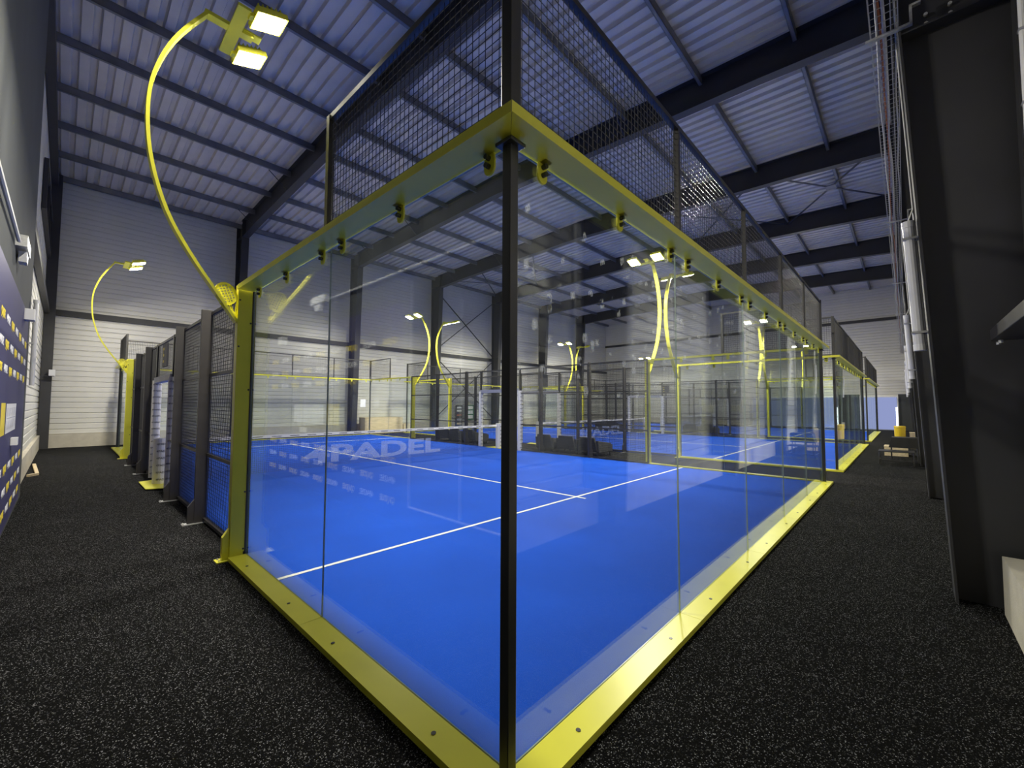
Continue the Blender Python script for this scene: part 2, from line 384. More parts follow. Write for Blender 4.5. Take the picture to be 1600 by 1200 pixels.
# ------------------------------------------------------------------ steel portal frames
ORD = ['first', 'second', 'third', 'fourth', 'fifth', 'sixth']
def col_mesh(mirror):
    y = (lambda v: 2 * RIDGE - .28 - v) if mirror else (lambda v: v)
    b = MB(); H = 9.5
    def slab(x0, x1, ya0, ya1, yb0, yb1):
        b.hexa([(x0, y(ya0), 0), (x1, y(ya0), 0), (x1, y(ya1), 0), (x0, y(ya1), 0)], [(x0, y(yb0), H + .7), (x1, y(yb0), H + .7), (x1, y(yb1), H + .7), (x0, y(yb1), H + .7)])
    slab(-.15, .15, -1.66, -1.642, -1.24, -1.222)        # inner flange
    slab(-.15, .15, -2.158, -2.14, -2.158, -2.14)         # outer flange
    slab(-.007, .007, -2.14, -1.66, -2.14, -1.24)          # web
    for z in (5.25, 9.45):
        t = z / 10.2; yi = -1.66 + .42 * t
        b.box(-.14, .14, *sorted((y(-2.14), y(yi))), z, z + .015)
    return b.mesh('column', 'frame_steel')
cm0, cm1 = col_mesh(False), col_mesh(True)
def rafter_mesh(s):
    b = MB(); y0 = -1.24 if s < 0 else 2 * RIDGE + 1.24
    def seg(x0, x1, dz0, dz1):
        for (ya, yb, ha, hb) in ((y0, y0 + (-s) * 2.2, .06, 0), (y0 + (-s) * 2.2, RIDGE, 0, 0)):
            za, zc = roof_z(ya) - .012, roof_z(yb) - .012
            la = za + (dz0 - ha if dz0 < -.1 else dz0); lb = zc + (dz0 - hb if dz0 < -.1 else dz0)
            ua = za + (dz1 - ha if dz1 < -.1 else dz1); ub = zc + (dz1 - hb if dz1 < -.1 else dz1)
            b.hexa([(x0, ya, la), (x1, ya, la), (x1, yb, lb), (x0, yb, lb)], [(x0, ya, ua), (x1, ya, ua), (x1, yb, ub), (x0, yb, ub)])
    seg(-.13, .13, -.018, 0.0); seg(-.13, .13, -.78, -.76); seg(-.007, .007, -.77, -.01)
    return b.mesh('rafter', 'frame_steel')
rm0, rm1 = rafter_mesh(-1), rafter_mesh(1)
for i, x in enumerate(FX):
    f = thing('portal_frame', '%s black steel portal frame counted from the camera, tapered columns and roof beam' % ORD[i], 'steel frame', (x, 0, 0), 0, 'black portal frames')
    obj('column', cm0, f); obj('column', cm1, f); obj('rafter', rm0, f); obj('rafter', rm1, f)
    for z in (5.33, 5.42):
        for yy in (-1.78, -1.62):
            if i == 0: obj('bolt', MB().tube((-.02, yy, z), (-.045, yy, z), .016, 6).mesh('bolt', 'galvanised'), f)
# wall cross brace between third and fourth column on the far wall
wb = thing('wall_brace', 'dark steel cross brace on the far wall between two columns', 'brace', (0, 0, 0))
for (z0, z1) in ((9.4, 5.3), (5.3, 9.4), (4.9, .7), (.7, 4.9)):
    obj('brace_rod', flat_bar((15.5, YF - .25, z0), (20.85, YF - .25, z1), .09, .03).mesh('brace_rod', 'frame_steel'), wb)

# ------------------------------------------------------------------ padel courts
PITCH = 12.4
NAMES = ['nearest', 'middle', 'farthest']
def court_frame(k): return k * PITCH

def wires(w, h, px, pz, r):
    """grid of square wires in the plane y=0, x 0..w, z 0..h"""
    b = MB(); n = int(round(w / px)); m = int(round(h / pz))
    for i in range(n + 1):
        x = w * i / n; v = len(b.v)
        for z in (0, h): b.v += [(x - r, 0, z), (x, -r, z), (x + r, 0, z), (x, r, z)]
        for j in range(4): b.f.append((v + j, v + (j + 1) % 4, v + 4 + (j + 1) % 4, v + 4 + j)); b.mi.append(0)
    for i in range(m + 1):
        z = h * i / m; v = len(b.v); o = r * 1.2
        for x in (0, w): b.v += [(x, o - r, z), (x, o, z - r), (x, o + r, z), (x, o, z + r)]
        for j in range(4): b.f.append((v + j, v + (j + 1) % 4, v + 4 + (j + 1) % 4, v + 4 + j)); b.mi.append(0)
    return b
GT, BT = 2.955, 0.04          # glass top, base beam top
BW = 0.172                    # beam width outside the glass
def glass_mesh(m):
    b = MB(); t = .006; x0, x1, z0, z1 = .002, 1.998, BT, GT
    b.quad((x0, -t, z0), (x1, -t, z0), (x1, -t, z1), (x0, -t, z1)); b.quad((x0, t, z0), (x0, t, z1), (x1, t, z1), (x1, t, z0))
    b.cur = 1
    b.quad((x0, -t, z0), (x0, -t, z1), (x0, t, z1), (x0, t, z0)); b.quad((x1, -t, z0), (x1, t, z0), (x1, t, z1), (x1, -t, z1))
    b.quad((x0, -t, z1), (x1, -t, z1), (x1, t, z1), (x0, t, z1)); b.quad((x0, -t, z0), (x0, t, z0), (x1, t, z0), (x1, -t, z0))
    return b.mesh('glass_panel', m, 'glass_edge')
GM, GMM = glass_mesh('pane_glass'), glass_mesh('pane_glass_marked')
def clamp_mesh():
    b = MB()
    lug = [(-.030, GT + .02), (-.038, GT - .03)] + [(.038 * math.cos(a), GT - .055 + .045 * math.sin(a)) for a in [R(180 + 18 * i) for i in range(11)]] + [(.038, GT - .03), (.030, GT + .02)]
    b.prism(lug, 1, -.018, -.0075)
    b.cur = 1
    for z in (GT - .012, GT - .055): b.tube((0, -.045, z), (0, -.018, z), .0135, 10)
    b.cur = 0
    b.box(-.03, .03, -.06, -.018, GT + .008, GT + .02)
    return b.mesh('clamp', 'yellow_paint', 'black_paint')
CLM = clamp_mesh()
def beam(x0, x1, m0, m1, z0, z1, lip):
    """channel along x with optionally mitred ends, outside edge at y=-BW"""
    xa, xb = x0 - (BW if m0 else 0), x1 + (BW if m1 else 0)
    b = MB()
    b.hexa([(xa, -BW, z0), (xb, -BW, z0), (x1, 0, z0), (x0, 0, z0)], [(xa, -BW, z1), (xb, -BW, z1), (x1, 0, z1), (x0, 0, z1)])
    if lip:
        xa2, xb2 = xa + (.004 if m0 else 0), xb - (.004 if m1 else 0)
        b.box(xa2, xb2, -BW, -BW + .006, z1, z1 + lip)
    return b.mesh('beam', 'yellow_paint')
def seg_set(z0, z1, lip):
    return {(a, c): beam(0.0015, 1.9985, a, c, z0, z1, lip) for a in (0, 1) for c in (0, 1)}
BASE = seg_set(0.0, BT, 0); TOP = seg_set(GT + .008, GT + .06, .0)
def bolts():
    b = MB()
    b.tube((0, -.10, BT), (0, -.10, BT + .003), .013, 8)
    return b.mesh('bolt', 'black_paint')
BOLT = bolts()
UPH0, UPH1 = GT + .06, 4.03
UW = wires(2.0, UPH1 - UPH0, .05, .05, .0028).mesh('wire_mesh', 'wire_paint')
UF = MB().box(0, 2, -.02, .02, UPH1 - .02, UPH1 + .02).box(-.02, .02, -.022, .022, UPH0, UPH1).box(.03, 1.97, -.012, .012, UPH0, UPH0 + .02).mesh('mesh_frame', 'black_paint')
FH = 3.02
def fence_mesh(w, z0, rails):
    b = MB()
    for z in rails: b.box(0, w, -.018, .018, z - .02, z + .02)
    b.box(0, w, -.02, .02, FH - .045, FH); b.box(0, w, -.03, .02, z0, z0 + .04)
    for x in (0, w - .03): b.box(x, x + .03, -.019, .019, z0 + .01, FH - .01)
    return b.mesh('fence_frame', 'dark_grey_paint')
FF2 = fence_mesh(2.0, .03, (.96, 2.1)); FW2 = wires(2.0, FH - .05, .05, .05, .0038).mesh('wire_mesh', 'wire_paint')
FF1 = fence_mesh(.95, .03, (.96, 2.1)); FW1 = wires(.95, FH - .05, .05, .05, .0038).mesh('wire_mesh', 'wire_paint')
FFD = fence_mesh(2.1, 2.2, ()); FWD = wires(2.1, FH - 2.24, .05, .05, .0024).mesh('wire_mesh', 'wire_paint')
def post_mesh(m):
    """post across the fence line: plate face looks along the fence, foot outwards (-y)"""
    b = MB()
    b.box(-.028, .028, -.13, .0, .012, FH + .03)
    b.prism([(-.13, .012), (-.205, .012), (-.205, .24), (-.13, .34)], 0, -.022, .022)
    return b.mesh('post', m)
PD = post_mesh('dark_grey_paint')
PY = MB().box(-.05, .05, -.158, -.008, BT * 0 + .0, GT + .07).prism([(-.158, .01), (-.222, .01), (-.222, .25), (-.158, .34)], 0, -.03, .03).mesh('end_post', 'yellow_paint')
FOOT = MB().box(-.06, .06, -.26, .02, 0, .012).mesh('foot_plate', 'galvanised')
FOOTY = MB().box(-.07, .07, -.275, -.05, 0, .012).mesh('foot_plate', 'yellow_paint')
FB = MB()
for x in (-.035, .035): FB.tube((x, -.245, .012), (x, -.245, .024), .011, 6)
FB = FB.mesh('foot_bolt', 'galvanised')
PB = MB()
for z, yy in ((.1, -.03), (.72, -.03), (1.85, -.03), (2.33, -.14), (2.6, -.03), (2.85, -.14)): PB.tube((-.052, yy, z), (-.05, yy, z), .010, 8); PB.tube((.05, yy, z), (.052, yy, z), .010, 8)
PB = PB.mesh('post_bolt', 'black_paint')
CPM = MB().box(-.058, -.004, -.058, -.004, BT, GT - .02).box(-.085, .02, -.085, .02, GT - .03, GT - .012).box(-.06, -.002, -.06, -.002, GT - .012, GT + .008).box(-.066, .0, -.066, .0, GT + .06, 4.06).mesh('corner_post', 'black_paint')
JAMB = MB().box(-.03, .03, -.03, .03, 0, FH).mesh('jamb', 'black_paint')
JPAD = MB().tube((0, 0, .02), (0, 0, 2.2), .085, 16).mesh('jamb_pad', 'pad_white', smooth=False)
HPAD = MB().box(0, 2.1, -.06, .06, 2.14, 2.26).mesh('lintel_pad', 'pad_grey')
def lettering(txt, size, n, z0, dz, m, r, face):
    base = orient_text(text_mesh(txt, size, .002, m), face)
    import bmesh
    bm = bmesh.new()
    for i in range(n):
        c = base.copy(); c.transform(Matrix.Translation(((r if face == '+x' else -r if face == '-x' else 0), (-r if face == '-y' else 0), z0 + dz * i))); bm.from_mesh(c)
    me = bpy.data.meshes.new('pad_lettering'); bm.to_mesh(me); bm.free(); me.materials.append(MATS[m]); return me
JLET = lettering('4PADEL', .048, 15, .12, .142, 'print_black', .0865, '-y')

def build_court(k):
    X0 = court_frame(k)
    # playing surface
    t = thing('court_turf', '%s court surface of bright blue artificial turf with white lines' % NAMES[k], 'court surface', (X0, 0, 0), 0, 'blue padel courts',
              MB().box(.008, 9.992, .008, 19.992, 0, .022).mesh('court_turf', 'turf'))
    for y in (3.05, 16.95): obj('service_line', MB().box(.01, 9.99, y - .025, y + .025, .022, .026).mesh('service_line', 'line_white'), t)
    obj('centre_line', MB().box(4.975, 5.025, 2.85, 17.15, .0222, .027).mesh('centre_line', 'line_white'), t)
    # enclosure
    e = thing('court_enclosure', '%s padel court enclosure of glass walls, yellow beams and black wire mesh' % NAMES[k], 'court enclosure', (X0, 0, 0), 0, 'padel court enclosures')
    def run(n, at, rz, ends, marked=()):
        d = Vector((math.cos(rz), math.sin(rz), 0))
        for i in range(n):
            p = Vector(at) + d * 2 * i
            key = (1 if (i == 0 and ends[0]) else 0, 1 if (i == n - 1 and ends[1]) else 0)
            bb = obj('base_beam', BASE[key], e, p, rz)
            for bx in (.42, 1.58): obj('bolt', BOLT, bb, (bx, 0, 0))
            obj('top_beam', TOP[key], e, p, rz)
            g = obj('glass_panel', GMM if i in marked else GM, e, p, rz)
            for cx in (.23, 1.05, 1.87): obj('clamp', CLM, g, (cx, 0, 0))
    def upper(n, at, rz):
        d = Vector((math.cos(rz), math.sin(rz), 0))
        for i in range(n):
            u = obj('mesh_panel', UF, e, Vector(at) + d * 2 * i, rz)
            obj('wire_mesh', UW, u, (0, 0, UPH0), 0, True)
    q = math.pi / 2
    run(5, (0, 0, 0), 0, (1, 1), (0, 1) if k == 0 else ()); upper(5, (0, -.03, 0), 0)
    run(5, (10, 20, 0), 2 * q, (1, 1)); upper(5, (10, 20.03, 0), 2 * q)
    run(2, (10, 0, 0), q, (1, 0)); upper(1, (10.03, 0, 0), q)
    run(2, (10, 16, 0), q, (0, 1)); upper(1, (10.03, 18, 0), q)
    run(2, (0, 20, 0), 3 * q, (1, 0)); upper(1, (-.03, 20, 0), 3 * q)
    run(2, (0, 4, 0), 3 * q, (0, 1)); upper(1, (-.03, 2, 0), 3 * q)
    for (x, y) in ((-.03, 2), (10.03, 2), (-.03, 18), (10.03, 18)):
        obj('mesh_post', MB().box(-.025, .025, -.025, .025, UPH0, 4.05).mesh('mesh_post', 'black_paint'), e, (x, y, 0))
    for (x, y, rz) in ((0, 0, 0), (10, 0, q), (10, 20, 2 * q), (0, 20, 3 * q)):
        bevel(obj('corner_post', CPM, e, (x, y, 0), rz), .004)
    # side fences: outward direction is -y local
    for side, (x, rz) in enumerate(((0, 3 * q), (10, q))):
        for y in (4.055, 15.945):
            p = obj('end_post', PY, e, (x, y, 0), rz); bevel(p, .004)
            obj('foot_plate', FOOTY, p); obj('foot_bolt', FB, p, stuff=True); obj('post_bolt', PB, p, stuff=True)
        for y in (6, 8, 12, 14):
            p = obj('fence_post', PD, e, (x, y, 0), rz); bevel(p, .003); obj('foot_plate', FOOT, p); obj('foot_bolt', FB, p, stuff=True)
        sgn = -1 if side == 0 else 1           # local +x runs along -Y on the left side
        def panel(fr, wi, y0, w, z0):
            f = obj('fence_panel', fr, e, (x, y0 + w if sgn < 0 else y0, 0), rz)
            obj('wire_mesh', wi, f, (0, 0, z0), 0, True)
        for y0 in (4, 6, 12, 14): panel(FF2, FW2, y0, 2.0, .04)
        panel(FF1, FW1, 8, .95, .04); panel(FF1, FW1, 11.05, .95, .04); panel(FFD, FWD, 8.95, 2.1, 2.22)
        for y in (8.95, 11.05):
            j = obj('door_jamb', JAMB, e, (x, y, 0))
            pd = obj('jamb_pad', JPAD, j); obj('pad_lettering', JLET, j, stuff=True)
        obj('lintel_pad', HPAD, e, (x, 8.95 if sgn > 0 else 11.05, 0), rz)
    # court sign over the left doorway
    s = thing('court_sign', 'small dark sign with yellow bars over the doorway of the %s court' % NAMES[k], 'sign', (X0 - .04, 9.75, 2.68), 0, 'court signs', MB().box(-.015, .015, -.24, .24, -.24, .24).mesh('court_sign', 'print_black'))
    b = MB()
    for z in (-.15, -.02, .11): b.box(-.018, -.0152, .06, .2, z, z + .05)
    b.box(-.018, -.0152, .17, .2, -.15, .16)
    obj('sign_mark', b.mesh('sign_mark', 'print_yellow'), s)
    # net
    n = thing('padel_net', 'net with white top band across the %s court, 4PADEL in pale letters' % NAMES[k], 'net', (X0, 10, 0), 0, 'padel nets')
    obj('net_mesh', wires(9.7, .82, .045, .045, .0024).mesh('net_mesh', 'net_cord'), n, (.15, 0, .03), 0, True)
    bnd = obj('top_band', MB().box(.15, 9.85, -.012, .012, .85, .92).mesh('top_band', 'pad_white'), n)
    db = MB()
    for i in range(22): db.box(.4 + .42 * i, .62 + .42 * i, -.0135, -.0122, .876, .892)
    obj('band_lettering', db.mesh('band_lettering', 'print_black'), bnd, stuff=True)
    lt = orient_text(text_mesh('4PADEL', .62, .003, 'net_print', 0, .022, 1.0), '-y')
    w = max(v.co.x for v in lt.vertices) - min(v.co.x for v in lt.vertices)
    for v in lt.vertices: v.co.x *= 4.35 / w
    obj('net_lettering', lt, n, (5.02, -.012, .33))
    for x in (.0, 10.0):
        s_ = 1 if x == 0 else -1
        p = obj('net_post', MB().tube((x, 0, .02), (x, 0, .96), .14, 20).mesh('net_post', 'pad_white', smooth=False), n)
        obj('pad_lettering', lettering('4PADEL', .06, 6, .12, .145, 'print_black', .1415, '-y'), p, (x, 0, 0), 0, True)
        obj('base_plate', MB().prism([(-.30 * s_, -.6), (-.30 * s_, .45), (.14 * s_, .62), (.14 * s_, -.85)], 2, .024, .036).mesh('base_plate', 'yellow_paint'), n, (x, 0, 0))
for k in range(3): build_court(k)

# ------------------------------------------------------------------ floodlight masts
ARC = [(-.16, 2.60), (-.36, 2.90), (-.60, 3.26), (-.80, 3.64), (-.93, 4.08), (-.98, 4.50), (-.965, 4.90), (-.87, 5.28), (-.73, 5.60), (-.54, 5.92)]
def strip(pts, w, t, m, name):
    b = MB(); n = len(pts); rows = []
    # smooth the outline with a Catmull-Rom curve
    P = []
    for i in range(n - 1):
        p0 = Vector(pts[max(0, i - 1)]); p1 = Vector(pts[i]); p2 = Vector(pts[i + 1]); p3 = Vector(pts[min(n - 1, i + 2)])
        for s in range(4):
            u = s / 4; P.append(.5 * ((2 * p1) + (-p0 + p2) * u + (2 * p0 - 5 * p1 + 4 * p2 - p3) * u * u + (-p0 + 3 * p1 - 3 * p2 + p3) * u ** 3))
    P.append(Vector(pts[-1]))
    for i, p in enumerate(P):
        d = (P[min(i + 1, len(P) - 1)] - P[max(i - 1, 0)]).normalized(); nn = Vector((-d.y, d.x)) * t / 2
        a, c = p + nn, p - nn
        rows.append([(a.x, -w / 2, a.y), (a.x, w / 2, a.y), (c.x, w / 2, c.y), (c.x, -w / 2, c.y)])
    for r0, r1 in zip(rows, rows[1:]):
        for j in range(4):
            k = (j + 1) % 4; b.quad(r0[j], r0[k], r1[k], r1[j])
    b.quad(*rows[0]); b.quad(*rows[-1])
    return b.mesh(name, m)
ARM = strip(ARC, .10, .03, 'yellow_paint', 'arm')
BRK = MB().box(-.56, -.10, -.05, .05, 5.91, 5.95).box(-.34, -.22, -.42, .42, 5.90, 5.93).box(-.30, -.02, -.06, .06, 5.95, 5.965).mesh('head_bracket', 'yellow_paint')
HEAD = MB().box(-.16, .16, -.15, .15, .0, .055).box(-.13, .13, -.12, .12, .055, .085)
for i in range(6): HEAD.box(-.12 + .045 * i, -.11 + .045 * i, -.12, .12, .085, .11)
HEAD.box(-.20, -.16, -.04, .04, .01, .05)
HEAD = HEAD.mesh('lamp_head', 'yellow_paint')
LED = MB().quad((-.14, -.13, -.003), (-.14, .13, -.003), (.14, .13, -.003), (.14, -.13, -.003)).mesh('led_panel', 'led')
def racket():
    """flat racket-shaped gusset drilled with holes, built as a grid of cells around round holes"""
    b = MB(); cx, cz, rx, rz = -.265, 2.905, .102, .125; y0, y1 = -.006, .006
    ux, uz = Vector((.355, -.935)), Vector((.935, .355))      # racket axis leans towards the mast foot
    def P(u, v): p = Vector((cx, cz)) + ux * u + uz * v; return (p.x, p.y)
    N = 7; st = .0285; hr = .0085
    holes = set()
    for i in range(-8, 9):
        for j in range(-8, 9):
            u, v = i * st, j * st
            if (u / rz) ** 2 + (v / rx) ** 2 > 1.35: continue
            cell = [(u - st / 2, v - st / 2), (u + st / 2, v - st / 2), (u + st / 2, v + st / 2), (u - st / 2, v + st / 2)]
            def clampe(p):
                s = math.sqrt((p[0] / rz) ** 2 + (p[1] / rx) ** 2)
                return p if s <= 1 else (p[0] / s, p[1] / s)
            inside = all((p[0] / rz) ** 2 + (p[1] / rx) ** 2 <= .95 for p in cell)
            cc = [clampe(p) for p in cell]
            if inside:
                ring = []; sq = []
                for a in range(8):
                    t = math.pi / 4 * a + math.pi / 8
                    c_, s_ = math.cos(t), math.sin(t); ring.append((u + hr * c_, v + hr * s_))
                    m_ = max(abs(c_), abs(s_)); sq.append((u + st / 2 * c_ / m_, v + st / 2 * s_ / m_))
                for a in range(8):
                    a2 = (a + 1) % 8
                    corner = None
                    poly = [ring[a], sq[a]]
                    if abs(abs(sq[a][0] - u) - abs(sq[a][1] - v)) > 1e-6 and (abs(sq[a][0] - u) >= st / 2 - 1e-6) != (abs(sq[a2][0] - u) >= st / 2 - 1e-6):
                        poly.append((u + math.copysign(st / 2, sq[a][0] - u if abs(sq[a][0] - u) > st / 4 else sq[a2][0] - u), v + math.copysign(st / 2, sq[a][1] - v if abs(sq[a][1] - v) > st / 4 else sq[a2][1] - v)))
                    poly += [sq[a2], ring[a2]]
                    for y in (y0, y1): b.quad(*[(P(*p)[0], y, P(*p)[1]) for p in poly])
                    p, q2 = P(*ring[a]), P(*ring[a2]); b.quad((p[0], y0, p[1]), (q2[0], y0, q2[1]), (q2[0], y1, q2[1]), (p[0], y1, p[1]))
            else:
                for y in (y0, y1): b.quad(*[(P(*p)[0], y, P(*p)[1]) for p in cc])
    # throat arms from the head to the foot of the mast
    tip = Vector((-.172, 2.65))
    for v0 in (-.085, .0, .085):
        a = Vector(P(.09, v0)); d = (tip - a).normalized(); nn = Vector((-d.y, d.x)) * .011
        b.prism([tuple(a + nn), tuple(a - nn), tuple(tip - nn), tuple(tip + nn)], 1, y0, y1)
    rim = [P(rz * math.cos(t), rx * math.sin(t)) for t in [2 * math.pi * i / 28 for i in range(28)]]
    for i in range(28):
        p, q2 = rim[i], rim[(i + 1) % 28]; b.quad((p[0], -.012, p[1]), (q2[0], -.012, q2[1]), (q2[0], .012, q2[1]), (p[0], .012, p[1]))
    return b.mesh('racket_plate', 'yellow_paint')
RKT = racket()
for k in range(3):
    for side in (0, 1):
        for y in (4.055, 15.945):
            w = ('left' if side == 0 else 'right', 'near' if y < 10 else 'far')
            m = thing('floodlight_mast', 'yellow curved floodlight mast at the %s %s post of the %s court' % (w[1], w[0], NAMES[k]), 'floodlight', (k * PITCH + 10 * side, y, 0), math.pi * side, 'yellow floodlight masts')
            obj('arm', ARM, m); obj('head_bracket', BRK, m); obj('racket_plate', RKT, m)
            for yy in (-.36, .36):
                h = obj('lamp_head', HEAD, m, (-.03, yy, 5.93)); h.rotation_euler = (0, R(-19), 0)
                obj('led_panel', LED, h)

# ------------------------------------------------------------------ banner and fittings on the dark wall
ban = thing('sponsor_banner', 'navy sponsor banner with repeated yellow and white lettering on dark wall', 'banner', (-1.92, 0, 0), 0, None,
            MB().box(.001, .006, 3.95, 9.75, .06, 3.2).mesh('sponsor_banner', 'banner_cloth'))
TW = orient_text(text_mesh('4PADEL', .13, .002, 'print_white', .25, .003, 1.0), '+x')
TY = orient_text(text_mesh('ÇA JOUE', .125, .002, 'print_yellow', 0, .006, .82), '+x')
for r, z in enumerate((.28, .57, .86, 2.08, 2.36, 2.65)):
    for i in range(9):
        y = 4.32 + .625 * i
        yellow = (i + (r if r < 3 else r - 1)) % 2 == 0
        obj('lettering', TY if yellow else TW, ban, (.0075, y, z))
obj('yellow_block', MB().box(.006, .0075, 5.97, 6.47, 1.31, 1.69).mesh('yellow_block', 'print_yellow'), ban)
obj('white_block', MB().box(.006, .0075, 6.62, 8.10, 1.31, 1.68).mesh('white_block', 'print_white'), ban)
b = MB()
for row in range(2):
    for i in range(9):
        b.box(.0075, .0085, 6.72 + .15 * i, 6.745 + .15 * i, 1.36 + .16 * row, 1.47 + .16 * row)
b.box(.0075, .0085, 6.7, 8.0, 1.492, 1.50)
obj('block_marks', b.mesh('block_marks', 'pad_grey'), ban, stuff=True)
thing('wall_socket_box', 'small white box on the lower part of the navy banner', 'box', (-1.91, 7.5, 1.17), 0, None, MB().box(0, .06, -.10, .10, -.05, .05).mesh('wall_socket_box', 'plastic_white'))
cond = thing('wall_conduit', 'white conduit run along the dark wall up to an emergency light', 'conduit', (-1.90, 0, 0), 0, None, MB().tube((.015, -1.9, 3.65), (.015, 6.4, 3.65), .02, 8).mesh('wall_conduit', 'conduit'))
cond2 = thing('wall_conduit', 'vertical white conduit on the dark wall turning along its foot', 'conduit', (-1.90, 0, 0), 0, None, MB().tube((.015, 3.7, .27), (.015, 3.7, 3.45), .014, 8).tube((.015, 1.9, .27), (.015, 3.7, .27), .014, 8).mesh('wall_conduit', 'conduit'))
cond3 = thing('wall_conduit', 'plain upright conduit on the dark wall nearest the camera', 'conduit', (-1.90, 0, 0), 0, None, MB().tube((.015, 2.6, .3), (.015, 2.6, 3.0), .016, 8).mesh('wall_conduit', 'conduit'))
el = thing('emergency_light', 'silver emergency light box high on the dark wall', 'light', (-1.92, 6.85, 3.62), 0)
obj('housing', MB().box(0, .10, -.35, .30, 0, .14).mesh('housing', 'galvanised'), el)
obj('lens', MB().prism([(-.16, -.02), (.16, -.02), (.10, -.14), (-.10, -.14)], 0, .02, .09).mesh('lens', 'plastic_white'), el)
tl = thing('tube_light', 'long white tube light standing upright at the end of the dark wall', 'light', (-1.90, 10.15, 0), 0, 'unlit tube lights')
obj('tube', MB().tube((.05, 0, 2.0), (.05, 0, 3.5), .035, 12).mesh('tube', 'tube_white', smooth=False), tl)
obj('end_cap', MB().tube((.05, 0, 3.5), (.05, 0, 3.56), .04, 12).mesh('end_cap', 'plastic_white'), tl)
obj('clip', MB().box(-.02, .05, -.05, .05, 2.75, 2.78).mesh('clip', 'galvanised'), tl)
sd = thing('wall_speaker', 'small white box on the dark wall near its end', 'box', (-1.92, 8.75, 3.08), 0, None, MB().box(0, .12, -.12, .12, -.09, .09).mesh('wall_speaker', 'plastic_white')); bevel(sd, .012)
fl = thing('wall_floodlight', 'small white floodlight on a bracket by the gable corner column', 'light', (XL + .28, 21.2, 2.75), 0)
obj('bracket', MB().box(-.28, .06, -.02, .02, -.12, -.10).mesh('bracket', 'frame_steel'), fl)
obj('housing', MB().prism([(-.1, -.1), (.1, -.1), (.14, .12), (-.14, .12)], 0, -.08, .08).mesh('housing', 'plastic_white'), fl)
fr = thing('wooden_trestle', 'light wooden trestle lying on the floor past the banner', 'trestle', (-1.80, 13.4, 0), 0)
obj('bar', flat_bar((0, 0, .03), (-.12, 2.3, .03), .06, .05).mesh('bar', 'wood'), fr)
obj('bar', flat_bar((0, 0, .031), (-.13, -.2, .031), .06, .05).mesh('bar', 'wood'), fr)

# ------------------------------------------------------------------ right side: tray, tubes, pipe
tray = thing('cable_tray', 'long galvanised wire cable tray running past the black columns', 'cable tray', (0, -1.325, 5.32), 0)
b = MB(); X0, X1 = -1.9, 37.8
for (y, z) in ((-.10, .10), (-.10, .05), (-.10, 0), (-.05, 0), (0, 0), (.05, 0), (.10, 0), (.10, .05), (.10, .10)): b.tube((X0, y, z), (X1, y, z), .0055, 4)
n = int((X1 - X0) / .1)
for i in range(n):
    x = X0 + .1 * i
    b.tube((x, -.10, .0), (x, .10, .0), .003, 4)
    b.tube((x, -.10, .0), (x, -.10, .10), .003, 4); b.tube((x, .10, .0), (x, .10, .10), .003, 4)
obj('wire_basket', b.mesh('wire_basket', 'galvanised'), tray, stuff=True)
for i, (y, z, r, m) in enumerate(((-.05, .02, .012, 'black_paint'), (.0, .022, .014, 'plastic_white'), (.03, .018, .009, 'cable_orange'), (.06, .02, .011, 'pad_grey'), (-.075, .02, .008, 'conduit'))):
    b = MB(); p = None
    for j in range(41):
        q_ = (X0 + (X1 - X0) * j / 40, y + random.uniform(-.012, .012), z + random.uniform(0, .01))
        if p: b.tube(p, q_, r, 6)
        p = q_
    obj('cable', b.mesh('cable', m), tray)
BR = MB().box(-.02, .02, -.20, .14, -.03, -.008).box(-.02, .02, -.20, -.18, -.03, .16).box(-.02, .02, -.26, -.18, .14, .16).mesh('tray_bracket', 'galvanised')
for x in FX: obj('tray_bracket', BR, tray, (x - .17, 0, 0))
for i, x in enumerate(FX):
    t = thing('tube_light', 'unlit white tube light leaning on the %s black column of the right wall' % ORD[i], 'light', (x, 0, 0), 0, 'unlit tube lights')
    def yy(z): return -1.64 + .418 * z / 10.2 + .06
    obj('tube', MB().tube((-.03, yy(2.28), 2.28), (-.03, yy(3.4), 3.4), .045, 14).mesh('tube', 'tube_white'), t)
    for za in (2.22, 3.40): obj('end_cap', MB().tube((-.03, yy(za), za), (-.03, yy(za + .06), za + .06), .048, 14).mesh('end_cap', 'plastic_white'), t)
    for za in (2.38, 3.28): obj('clip', MB().box(-.08, .02, yy(za) - .06, yy(za) + .048, za, za + .02).mesh('clip', 'galvanised'), t)
    obj('cord', MB().tube((.05, yy(3.3) - .045, 3.3), (.05, yy(5.25) - .045, 5.25), .006, 6).tube((-.03, yy(3.46), 3.46), (.05, yy(3.6) - .045, 3.6), .006, 6).mesh('cord', 'conduit'), t)
pp = thing('wall_pipe', 'pale upright pipe with clips on the right wall above the rail', 'pipe', (3.66, YR + .06, 0), 0)
obj('pipe', MB().tube((0, 0, 2.35), (0, 0, 5.28), .022, 12).mesh('pipe', 'conduit'), pp)
for z in (2.9, 3.5, 4.1, 4.7): obj('clip', MB().box(-.03, .03, -.055, .026, z - .008, z + .008).mesh('clip', 'galvanised'), pp)
bn = thing('waste_bin', 'tall yellow bin standing in the aisle by the right wall', 'bin', (25.9, -1.15, 0), 0)
obj('body', MB().tube((0, 0, 0), (0, 0, .68), .19, 20, .21).mesh('body', 'bin_yellow'), bn)
obj('rim', MB().tube((0, 0, .68), (0, 0, .74), .225, 20, .2).mesh('rim', 'bin_yellow'), bn)
